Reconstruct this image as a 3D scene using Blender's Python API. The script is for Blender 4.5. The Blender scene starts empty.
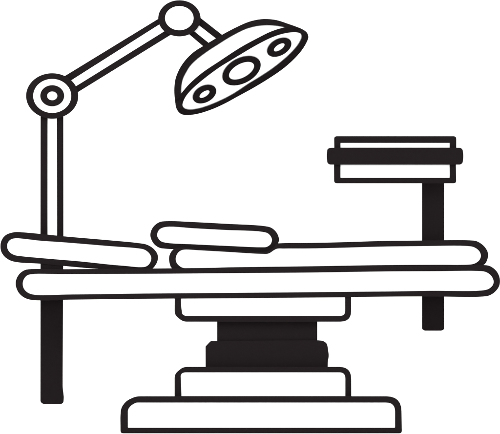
import bpy, math
from mathutils import Vector, geometry
S = 0.004                       # metres per drawing unit
C = bpy.context.scene.collection
def X(p): return (p[0]-250)*S
def Z(p): return (433.5-p[1])*S

# ---------------------------------------------------------------- materials
def mat(name, col, rough, spec, bump=0.0, scale=400, var=0.0):
    m = bpy.data.materials.new(name); m.use_nodes = True
    nt = m.node_tree; b = nt.nodes['Principled BSDF']
    b.inputs['Roughness'].default_value = rough
    b.inputs['Specular IOR Level'].default_value = spec
    b.inputs['Base Color'].default_value = (*col, 1)
    tc = nt.nodes.new('ShaderNodeTexCoord')
    n = nt.nodes.new('ShaderNodeTexNoise'); n.inputs['Scale'].default_value = scale
    nt.links.new(tc.outputs['Object'], n.inputs['Vector'])
    if var:
        r = nt.nodes.new('ShaderNodeMixRGB'); r.inputs[1].default_value = (*[c*(1-var) for c in col], 1)
        r.inputs[2].default_value = (*[min(.97, c*(1+var)) for c in col], 1)
        nt.links.new(n.outputs['Fac'], r.inputs[0]); nt.links.new(r.outputs[0], b.inputs['Base Color'])
    if bump:
        bp = nt.nodes.new('ShaderNodeBump'); bp.inputs['Strength'].default_value = bump; bp.inputs['Distance'].default_value = .0005
        nt.links.new(n.outputs['Fac'], bp.inputs['Height']); nt.links.new(bp.outputs['Normal'], b.inputs['Normal'])
    return m
WHITE = mat('white_enamel', (.90, .90, .90), .55, .2)
VINYL = mat('white_vinyl', (.90, .90, .90), .6, .15, .15, 900)
BLACK = mat('black_rubber', (.0098, .0076, .0082), .8, .0, 0, 300, .01)
LENS = mat('white_lens', (.92, .92, .92), .3, .2)
PAPER = mat('white_studio_paper', (.93, .93, .93), .9, .0)

# ---------------------------------------------------------------- 2-D outline helpers
def smooth(P, n=6):
    """closed centripetal Catmull-Rom through the points"""
    out = []; N = len(P); P = [Vector(p) for p in P]
    for i in range(N):
        a, b, c, d = P[i-1], P[i], P[(i+1) % N], P[(i+2) % N]
        t0 = 0; t1 = t0+max((b-a).length, 1e-4)**.5; t2 = t1+max((c-b).length, 1e-4)**.5; t3 = t2+max((d-c).length, 1e-4)**.5
        for k in range(n):
            t = t1+(t2-t1)*k/n
            A1 = a*((t1-t)/(t1-t0))+b*((t-t0)/(t1-t0)); A2 = b*((t2-t)/(t2-t1))+c*((t-t1)/(t2-t1)); A3 = c*((t3-t)/(t3-t2))+d*((t-t2)/(t3-t2))
            B1 = A1*((t2-t)/(t2-t0))+A2*((t-t0)/(t2-t0)); B2 = A2*((t3-t)/(t3-t1))+A3*((t-t1)/(t3-t1))
            out.append(B1*((t2-t)/(t2-t1))+B2*((t-t1)/(t2-t1)))
    return out
def rounded(P, r, n=6):
    """polygon with corners rounded; r a number or a list"""
    out = []; N = len(P); P = [Vector(p) for p in P]
    for i in range(N):
        ri = r[i] if isinstance(r, (list, tuple)) else r
        a, b, c = P[i-1], P[i], P[(i+1) % N]
        if ri <= 0: out.append(b); continue
        u = (a-b); v = (c-b); k = min(ri, u.length*.45, v.length*.45)
        s = b+u.normalized()*k; e = b+v.normalized()*k
        for j in range(n+1):
            t = j/n; out.append(s*(1-t)**2+b*2*t*(1-t)+e*t*t)
    return out
def ell(cx, cy, a, b, deg=0, n=64):
    th = math.radians(deg); o = []
    for i in range(n):
        t = 2*math.pi*i/n; x, y = a*math.cos(t), b*math.sin(t)
        o.append(Vector((cx+x*math.cos(th)+y*math.sin(th), cy-x*math.sin(th)+y*math.cos(th))))
    return o
def area(P): return sum(P[i-1][0]*P[i][1]-P[i][0]*P[i-1][1] for i in range(len(P)))/2
def grow(P, d):
    sg = 1 if area(P) > 0 else -1; N = len(P); o = []
    for i in range(N):
        t = (P[(i+1) % N]-P[i-1])
        if t.length < 1e-6: o.append(P[i]); continue
        t.normalize(); o.append(P[i]+Vector((t.y, -t.x))*d*sg)
    return o

# ---------------------------------------------------------------- mesh helpers
def link(name, me, m, parent=None, bev=0.0):
    o = bpy.data.objects.new(name, me); C.objects.link(o)
    me.materials.append(m)
    if parent: o.parent = parent; o.matrix_parent_inverse = parent_world(parent).inverted()
    if bev:
        b = o.modifiers.new('bevel', 'BEVEL'); b.width = bev; b.segments = 2; b.limit_method = 'ANGLE'; b.angle_limit = math.radians(50)
    return o
from mathutils import Matrix
def parent_world(p):
    M = Matrix.Identity(4)
    while p:
        M = (Matrix.Translation(p.location) @ M) if not p.parent else (p.matrix_parent_inverse @ Matrix.Translation(p.location) @ M)
        p = p.parent
    return M
def geo(loops, spans, ymap=None):
    """extrude outline (loops: outer[, inner]) over each (y0,y1) span; ymap(p) adds a depth per point"""
    V = []; F = []
    flat = [p for L in loops for p in L]; n = len(flat)
    tris = geometry.tessellate_polygon([[Vector((p[0], p[1], 0)) for p in L] for L in loops])
    for (y0, y1) in spans:
        b = len(V)
        for y in (y0, y1):
            for p in flat: V.append((X(p), y+(ymap(p) if ymap else 0), Z(p)))
        for t in tris:
            F.append(tuple(b+i for i in t)); F.append(tuple(b+n+i for i in reversed(t)))
        s = 0
        for L in loops:
            k = len(L)
            for i in range(k):
                j = (i+1) % k; F.append((b+s+i, b+s+j, b+n+s+j, b+n+s+i))
            s += k
    me = bpy.data.meshes.new('m'); me.from_pydata(V, [], F); me.update()
    import bmesh
    bm = bmesh.new(); bm.from_mesh(me); bmesh.ops.recalc_face_normals(bm, faces=bm.faces); bm.to_mesh(me); bm.free()
    return me
def part(name, loops, spans, m, parent, bev=.0015, ymap=None): return link(name, geo(loops, spans, ymap), m, parent, bev)
def thing(name, label, cat, loc):
    o = bpy.data.objects.new(name, None); C.objects.link(o); o.location = loc; o.empty_display_size = .1
    o['label'] = label; o['category'] = cat; return o
def panel(name, outer, inner, yf, yb, parent, trim='edge_trim', m=WHITE, g=2.2, tw=.03):
    """white body with black edging round its front and rear faces"""
    b = part(name, [grow(inner, g)], [(yf+.003, yb-.003)], m, parent, .002)
    for span in ((yf, yf+tw), (yb-tw, yb)): part(trim, [outer, inner], [span], BLACK, b, .0012)
    return b
def box(P): x0, y0, x1, y1 = P; return [Vector((x0, y0)), Vector((x1, y0)), Vector((x1, y1)), Vector((x0, y1))]

# ---------------------------------------------------------------- OPERATING TABLE
T = thing('operating_table', 'long white padded operating table with black outlined edges on a stepped pedestal', 'operating table', (X((262, 0)), 0, 0))
base_o = rounded([(120.2, 416), (121, 407.5), (126.5, 400.5), (136, 396.2), (401.4, 396.2), (402, 433.5), (120.4, 433.5)], [3, 4, 4, 4, 15, 3, 3])
base_i = rounded([(127.9, 427.7), (127.9, 409.5), (131, 405.5), (136, 402.6), (395, 402.6), (395, 427.7)], [.5, 2, 2, 2, 9, .5])
panel('base', base_o, base_i, -.30, .30, T)
ped_o = rounded([(174.5, 396.6), (174.5, 374), (183, 366.8), (351.3, 366.8), (351.4, 396.6)], [0, 4, 4, 12, 0])
ped_i = rounded([(181.4, 396.1), (181.2, 386), (180.7, 375.6), (182, 373.2), (185, 372.4), (345.3, 372.4), (345.3, 396.1)], [0, 2, 1, 1, 1, 6, 0])
panel('pedestal', ped_o, ped_i, -.26, .26, T, g=1)
part('column_sleeve', [rounded([(205.5, 367.2), (205.4, 346.4), (210.6, 341), (318, 340.2), (323.4, 340.7), (327, 343.5), (327.9, 347.5), (329, 356), (327.9, 361.5), (327.8, 367.2)], [0, 1, 1, 1, 2, 2, 2, 4, 2, 0])],
     [(-.22, .22)], BLACK, T, .002)
part('column', [box((217.1, 321.4, 317.3, 341.3))], [(-.21, .21)], BLACK, T, .002)
sup_o = rounded([(174.6, 297), (174.5, 314.9), (182.8, 321.8), (351.3, 321.8), (351.3, 296)], [0, 4, 4, 11, 0])
sup_i = rounded([(180.9, 298.2), (181.4, 308), (182.3, 314), (185, 315.8), (345.1, 315.8), (345.1, 297)], [0, 1, 1, 1, 5, 0])
panel('support_frame', sup_o, sup_i, -.246, .246, T, g=.8)

top_o = smooth([(28, 269.2), (60, 269.1), (110, 268.7), (160, 268.3), (230, 267.6), (310, 266.9), (385, 265.6), (440, 265.1), (483, 264.9), (490, 266), (496.5, 271), (499.8, 278), (499.6, 285), (496, 291), (490, 295.3), (483, 296.7),
  (430, 296.6), (395, 296.7), (340, 297.3), (280, 297.9), (200, 298.5), (140, 299), (70, 299.8), (32, 300.1), (24, 297.6), (18.4, 292.5), (15.7, 285.5), (16.3, 279), (19.5, 273.7), (23.5, 270.6)])
top_i = smooth([(32, 274.2), (60, 274.1), (110, 274), (160, 273.8), (230, 273.2), (310, 272.6), (385, 271.5), (440, 271.2), (476, 271), (485, 271.8), (490.4, 275), (493.3, 280), (493, 284.5), (489, 288.6), (482, 290.4),
  (430, 290.7), (395, 291.3), (340, 291.8), (280, 292.4), (200, 293), (140, 293.5), (70, 294.4), (34, 294.6), (27.8, 292.5), (24.2, 289), (22.8, 284.5), (23.6, 279.8), (27, 275.6)])
panel('tabletop', top_o, top_i, -.25, .25, T, 'piping', VINYL, 2)
mat_o = smooth([(180.5, 247.5), (195, 248.6), (225, 250.4), (262, 252), (268, 251), (274, 247), (276.4, 243.8), (281, 243.1), (310, 242.8), (345, 242), (380, 240.9), (420, 240.4), (470, 240.2), (477, 241.2), (484, 246), (487.8, 252), (487.9, 258), (485.4, 263.6), (483.4, 265),
  (440, 265.3), (385, 265.8), (310, 267.1), (230, 267.8), (180, 268.4), (171.8, 268.2), (169.4, 263), (169, 257), (171.2, 251.6), (175, 248.3)])
mat_i = smooth([(184.2, 249.7), (200, 250.4), (225, 251.8), (262, 253.9), (268.4, 253.6), (276.6, 248.9), (284, 248.6), (310, 248.5), (345, 247.7), (380, 246.7), (420, 246.2), (466, 246), (474, 247.3), (479.2, 251.2), (480.8, 256), (479, 260.4), (474, 263.7), (466, 264.7),
  (440, 264.7), (385, 265), (310, 266.2), (230, 267.2), (184, 268), (179.4, 265.8), (176.4, 262.2), (175.8, 257.8), (177.6, 253.4), (180.6, 250.7)])
panel('mattress', mat_o, mat_i, -.235, .235, T, 'piping', VINYL, .5)
hd_o = smooth([(14.7, 232), (24, 232.3), (39.6, 233.7), (64, 236.2), (110, 240.2), (138, 242.9), (147, 244.6), (154, 249), (157.8, 255), (157.6, 261), (155, 266), (152.6, 268.4),
  (130, 268.9), (110, 268.9), (92, 268.6), (80, 267.6), (63, 266), (40, 263.8), (20, 262.7), (11, 260.9), (5, 257.2), (1.3, 252), (.3, 246), (1.6, 240), (6, 234.8)])
hd_i = smooth([(15.4, 238.3), (24, 238.9), (39.6, 240.7), (64, 242.4), (110, 246.2), (138, 248.4), (144.6, 249.8), (149.4, 253.6), (151.2, 258), (149.6, 263.4), (146, 266.4), (140.4, 267.1),
  (125, 265.8), (110, 264.5), (80, 261.3), (60, 259.6), (40, 257.9), (22, 256.2), (14.6, 255), (9.8, 252.2), (7.4, 248), (7.6, 243.4), (10.4, 239.8)])
panel('headrest', hd_o, hd_i, -.225, .225, T, 'piping', VINYL, 1.2)

part('added_gap_block', [box((40.4, 261, 63.3, 269.9))], [(-.222, .22)], BLACK, T, .001)  # added block in front of the shaded post, keeps the gap's black from darkening
# ---------------------------------------------------------------- PILLOW
pil_o = smooth([(166.6, 221), (195, 222), (225, 223.6), (264, 225.9), (271.6, 227.8), (277, 233), (279.2, 239.6), (278.2, 243.4), (276.6, 246.8), (268.4, 252.9), (264.4, 253.2), (225, 251.2), (195, 249.7), (166, 248.9), (159, 247.7), (153.4, 243.4), (150.2, 235.4), (152.6, 227.6), (159, 222.2)])
pil_i = smooth([(165.6, 227), (195, 228.4), (225, 230), (262, 231.8), (268.4, 233.8), (271.8, 239), (270.6, 244), (266.6, 246.8), (262, 247.2), (225, 245.7), (195, 244.3), (165.8, 242.6), (160.6, 240.8), (157.2, 235.6), (159.2, 229.8)])
P = thing('pillow', 'thin white pillow with black piping tilted on the mattress beside the headrest', 'pillow', (X((214, 0)), 0, Z((0, 251))))
panel('cushion', pil_o, pil_i, -.20, .20, P, 'piping', VINYL, 1.5)

# ---------------------------------------------------------------- INSTRUMENT BOX on its post
I = thing('instrument_stand', 'white rectangular box with a wide black band on a black post at right end', 'instrument stand', (X((433, 0)), .29, Z((0, 330))))
part('post', [rounded([(421.9, 182.5), (444.1, 182.5), (444.1, 329.6), (441.4, 330.8), (424.6, 330.8), (421.9, 329.2)], [0, 0, 2, 1, 1, 2])], [(.255, .335)], BLACK, I, .003)
part('clamp', [box((418, 275, 448, 288))], [(.246, .30)], BLACK, I, .002)
bo = rounded([(334, 136.1), (456.4, 136.1), (456.4, 150), (456, 166), (456.4, 183.4), (334, 183.4), (333.9, 166), (334.2, 150)], [3, 3, 0, 0, 3, 3, 0, 0])
b1 = [v for v in box((340.5, 142.9, 449.6, 177.7))]
bx = panel('box', bo, b1, .14, .45, I, 'edge_trim', WHITE, 3, .03)
band_o = rounded([(327.2, 149), (330, 147.6), (460.6, 147.6), (462.8, 149.5), (463.5, 156), (462.8, 163), (460.4, 164.7), (329.6, 164.7), (327.2, 163), (326.7, 156)], 1.5)
part('band', [band_o], [(.125, .465)], BLACK, I, .004)

# ---------------------------------------------------------------- SURGICAL LAMP
L = thing('surgical_lamp', 'jointed surgical lamp with a tilted white dome head above the table', 'surgical lamp', (X((52, 0)), .30, Z((0, 404))))
YA = .30
part('mounting_post', [rounded([(40.4, 250), (63.4, 250), (62.8, 372), (62.8, 388), (64, 397), (63.6, 402.6), (61, 404.4), (43.4, 404.4), (40.3, 402)], [0, 0, 0, 3, 2, 2, 2, 2, 2])], [(.256, .346)], BLACK, L, .003)
part('clamp', [box((36, 278, 68, 290))], [(.246, .30)], BLACK, L, .002)
def bar(name, outer, inner, y, d, parent, inset='inlay'):
    b = part(name, [outer], [(y-d/2, y+d/2)], BLACK, parent, .0015)
    for span in ((y-d/2-.003, y-d/2+.004), (y+d/2-.004, y+d/2+.003)): part(inset, [inner], [span], WHITE, b, .001)
    return b
V2 = lambda *a: [Vector(p) for p in a]
bar('pole', V2((40.5, 104), (63.4, 104), (63.5, 249.6), (40.3, 249.6)), V2((47.7, 106), (56.9, 106), (57.1, 248.5), (47.6, 248.5)), YA, .06, L)
def on(x0, y0, x1, y1, x): return (x, y0+(y1-y0)*(x-x0)/(x1-x0))
uo = (65.6, 75.4, 158, 18.9); lo = (78.4, 91.9, 150, 47.7); ui = (71.5, 80.2, 160.4, 23.8); li = (76, 86.1, 164.7, 31.0)
bar('arm', V2(on(*uo, 58), on(*uo, 170), on(*lo, 180), on(*lo, 66)), V2(on(*ui, 66), on(*ui, 165), on(*li, 170), on(*li, 70)), YA, .06, L)
uo = (200.4, 17.7, 222, 34.6); lo = (189.2, 34.4, 202.8, 46); ui = (198.8, 25.2, 215.3, 38.0); li = (194.8, 31.6, 208.4, 42.6)
bar('arm', V2(on(*uo, 186), on(*uo, 228), on(*lo, 211), on(*lo, 178)), V2(on(*ui, 192), on(*ui, 217.5), on(*li, 210.6), on(*li, 188)), YA, .05, L)
# joints: black drum, white face, inner ring
def joint(o, i, knob=None):
    b = part('joint', [o], [(YA-.05, YA+.05)], BLACK, L, .002)
    for span in ((YA-.054, YA-.046), (YA+.046, YA+.054)): part('cap', [i], [span], WHITE, b, .001)
    if knob:
        for span in ((YA-.060, YA-.050), (YA+.050, YA+.060)): part('knob', list(knob), [span], BLACK, b, .0015)
joint(ell(52.2, 95.9, 26.2, 22.8, 0, 96), ell(52.2, 95.9, 18.9, 16.9, 0, 96), (ell(52.2, 95.7, 12, 10.6), ell(52.2, 95.8, 5.1, 4.4)))
# short fillets where the arm leaves the first joint
joint(ell(179.4, 18.3, 21.3, 18.2, 0, 96), ell(179.3, 18.1, 14.2, 12, 0, 96))

# --- lamp head: a real tilted dome.  u runs along the rim's long axis, h is height above it
A0 = Vector((180.5, 108.5)); A1 = Vector((305, 35.5)); U = (A1-A0).normalized(); H = Vector((U.y, -U.x))
LEN = (A1-A0).length; K = 3.2; YL = .38
def uh(p): d = Vector(p)-A0; return d.dot(U), d.dot(H)
def pt(u, h): return A0+U*u+H*h
FACE_Y = lambda p: -K*uh(p)[1]*S          # upper rim is the near one: we look up at the lit face
rim_up = [(176.4, 108.6), (175.4, 103), (177.8, 97.4), (181.6, 92.8), (189.2, 84), (202, 72.8), (218.6, 61.6), (240, 47.6), (256, 38.8), (272, 31), (286.5, 27), (297, 27.2), (303.4, 29.6), (307, 32.6)]
low = [(308.5, 37), (306.6, 42.5), (301.8, 50.4), (293.8, 59.4), (282.6, 69.2), (266, 80.4), (250, 89.9), (238, 96.4), (226, 103), (214, 108.6), (202, 112.8), (194, 114.6), (187, 115.2), (182.4, 114.6), (179.2, 112.8)]
face_o = smooth(rim_up+low)
face_i = smooth([(183, 102.4), (186, 96.2), (192.4, 88.8), (205.2, 77.9), (219.6, 67.3), (231.6, 59.9), (240, 54.8), (256, 45.4), (272, 37.4), (284.8, 33.4), (296, 32.3), (300.8, 33.8), (301.6, 37.4), (298.8, 43.8), (290.3, 53.9), (274.4, 67.4), (258, 78.4), (250, 83.2), (230.8, 95.6), (211.6, 104.6), (198.8, 108.7), (189.2, 109.7), (184.6, 108.4), (182.6, 105.6)])
top_out = [(176.6, 109), (175.3, 103.5), (174.5, 97), (174.2, 89), (175.1, 80), (177.2, 73.5), (180.4, 67), (186.3, 58.9), (194.3, 51.4), (202.8, 46.1), (213, 40), (222.4, 34.4), (236.5, 27), (247.8, 22), (256, 19.8), (265, 18.8), (276.8, 20), (288, 23.6), (296, 26.4), (302.6, 29.2), (306, 31.8)]
top_in = [(182.2, 108), (181.6, 104), (181, 99), (180.6, 92), (181.1, 85.4), (182.6, 78.8), (185.2, 73.4), (190, 65.6), (197.7, 58.2), (209, 49.9), (218.6, 43.8), (228.4, 37.6), (244.5, 29.2), (252, 26.8), (260, 25.3), (270, 24.9), (280, 25.9), (287, 27.3), (294, 29.4), (299, 31.6), (303, 33.4)]
def resample(P, n):
    P = [Vector(p) for p in P]; P = [P[0]*2-P[1]]+P+[P[-1]*2-P[-2]]; out = []
    q = smooth(P, 8); q = q[8:8*(len(P)-2)+1]
    d = [0]
    for i in range(1, len(q)): d.append(d[-1]+(q[i]-q[i-1]).length)
    j = 0
    for k in range(n):
        s = d[-1]*k/(n-1)
        while j < len(d)-2 and d[j+1] < s: j += 1
        t = (s-d[j])/max(1e-6, d[j+1]-d[j]); out.append(q[j].lerp(q[j+1], min(1, t)))
    return out
def hcurve(P):
    q = sorted(uh(p) for p in P)
    def f(u):
        if u <= q[0][0]: return q[0][1]
        for a, b in zip(q, q[1:]):
            if u <= b[0]: return a[1]+(b[1]-a[1])*(u-a[0])/max(1e-6, b[0]-a[0])
        return q[-1][1]
    return f
NT = 60
RO = resample(top_out, NT); RI = resample(top_in, NT)
MID = [(a*.5+b*.5) for a, b in zip(RO, RI)]
near = hcurve(smooth(rim_up+low)[:len(rim_up)*6-5]); far = hcurve(smooth(rim_up+low)[len(rim_up)*6-5:-4]); topc = hcurve(MID)
def sect(u):
    hn, hf = near(u)-2.5, far(u)+2.5
    if hn < hf: hn = hf = (hn+hf)/2
    m, hh = (hn+hf)/2, (hn-hf)/2; t = max(topc(u)-m, hh+.01); B = math.sqrt(max(0, t*t-hh*hh))
    return m, hh, B
V = []; F = []; NU, NC = 72, 40
for i in range(NU):
    s = -math.cos(math.pi*i/(NU-1)); u = 1.5+(LEN-3.5)*(s+1)/2
    m, hh, B = sect(u)
    for j in range(NC+1):
        a = math.pi*j/NC; c = math.cos(a)            # c=1 near rim, c=-1 far rim
        h = m+c*hh+B*math.sin(a); p = pt(u, h)
        V.append((X(p), YL-K*(m+c*hh)*S, Z(p)))
for i in range(NU-1):
    for j in range(NC):
        a = i*(NC+1)+j; F.append((a, a+1, a+NC+2, a+NC+1))
me = bpy.data.meshes.new('dome'); me.from_pydata(V, [], F); me.update()
for f in me.polygons: f.use_smooth = True
dome = link('dome', me, WHITE, L)
so = dome.modifiers.new('shell', 'SOLIDIFY'); so.thickness = .004; so.offset = 0
def dome_y(p, up):
    u, h = uh(p); m, hh, B = sect(min(max(u, 3), LEN-3)); R = math.sqrt(hh*hh+B*B)
    x = min(1, max(-1, (h-m)/max(R, 1e-3)))
    a = math.atan2(B, hh)-math.acos(x)               # near-side solution
    c = math.cos(max(0, a)); return YL-K*(m+c*hh)*S
# black band following the dome's crown
V = []; F = []
for i in range(NT):
    for p, off in ((RO[i], 0), (RI[i], 0)):
        pm = MID[i]
        y = min(dome_y(p, 1), dome_y(pm, 1))-.012
        V.append((X(p), y, Z(p)))
    V.append((X(RI[i]), V[-1][1]+.006, Z(RI[i]))); V.append((X(RO[i]), V[-3][1]+.05, Z(RO[i])))
for i in range(NT-1):
    for j in range(4):
        a = i*4+[0, 1, 2, 3][j]; b = i*4+[1, 2, 3, 0][j]; F.append((a, b, b+4, a+4))
F.append((0, 1, 2, 3)); e = (NT-1)*4; F.append((e+3, e+2, e+1, e))
me = bpy.data.meshes.new('band'); me.from_pydata(V, [], F); me.update()
link('crown_band', me, BLACK, dome)
fy = lambda p: YL+FACE_Y(p)
plate = part('face_plate', [grow(face_i, 2)], [(-.004, .03)], WHITE, L, 0, fy)
part('rim', [face_o, face_i], [(-.014, .035)], BLACK, L, 0, fy)
for (cx, cy, a, b, d, a2, b2, d2) in ((204.6, 94.2, 12.6, 8.2, 28, 5.7, 2.6, 33), (241.6, 70.8, 20.7, 12.5, 28, 13.7, 6.9, 28), (279.3, 47.4, 13.2, 8.1, 29, 6.1, 2.7, 33)):
    lt = part('light', [ell(cx, cy, a, b, d), ell(cx, cy, a2, b2, d2)], [(-.014, 0)], BLACK, L, 0, fy)
    part('lens', [ell(cx, cy, a2+.8, b2+.8, d2)], [(-.010, 0)], LENS, lt, 0, fy)

# ---------------------------------------------------------------- setting: white studio sheet
def solid(name, a, b, m):
    (x0, y0, z0), (x1, y1, z1) = a, b
    V = [(x, y, z) for x in (x0, x1) for y in (y0, y1) for z in (z0, z1)]
    F = [(0, 1, 3, 2), (4, 6, 7, 5), (0, 4, 5, 1), (2, 3, 7, 6), (0, 2, 6, 4), (1, 5, 7, 3)]
    me = bpy.data.meshes.new(name); me.from_pydata(V, [], F); me.update(); o = link(name, me, m); o['kind'] = 'structure'; return o
solid('floor', (-8, -3, -.15), (8, 3.99, 0), PAPER)
solid('backdrop', (-8, 4, -.15), (8, 4.1, 6), PAPER)

# ---------------------------------------------------------------- light, camera
sc = bpy.context.scene
w = bpy.data.worlds.new("World"); sc.world = w; w.use_nodes = True
bg = w.node_tree.nodes['Background']; bg.inputs[0].default_value = (1, 1, 1, 1); bg.inputs[1].default_value = 1.0
la = bpy.data.lights.new('added_area_lamp', 'AREA'); la.shape = 'RECTANGLE'; la.size = 4; la.size_y = 3; la.energy = 120  # added area lamp with no source in the setting, gives form from other views
lo_ = bpy.data.objects.new('added_area_lamp', la); C.objects.link(lo_); lo_.location = (-1.5, -5.5, 3.6)
lo_.rotation_euler = (Vector((0, 0, .8))-lo_.location).to_track_quat('-Z', 'Y').to_euler()
cd = bpy.data.cameras.new('camera'); cam = bpy.data.objects.new('camera', cd); C.objects.link(cam)
cd.type = 'ORTHO'; cd.ortho_scale = 500*S; cd.clip_start = .05; cd.clip_end = 100
cam.location = (0, -5, (433.5-217)*S); cam.rotation_euler = (math.radians(90), 0, 0); sc.camera = cam
sc.view_settings.view_transform = 'Standard'; sc.view_settings.look = 'None'; sc.view_settings.gamma = 1
sc.view_settings.exposure = .75
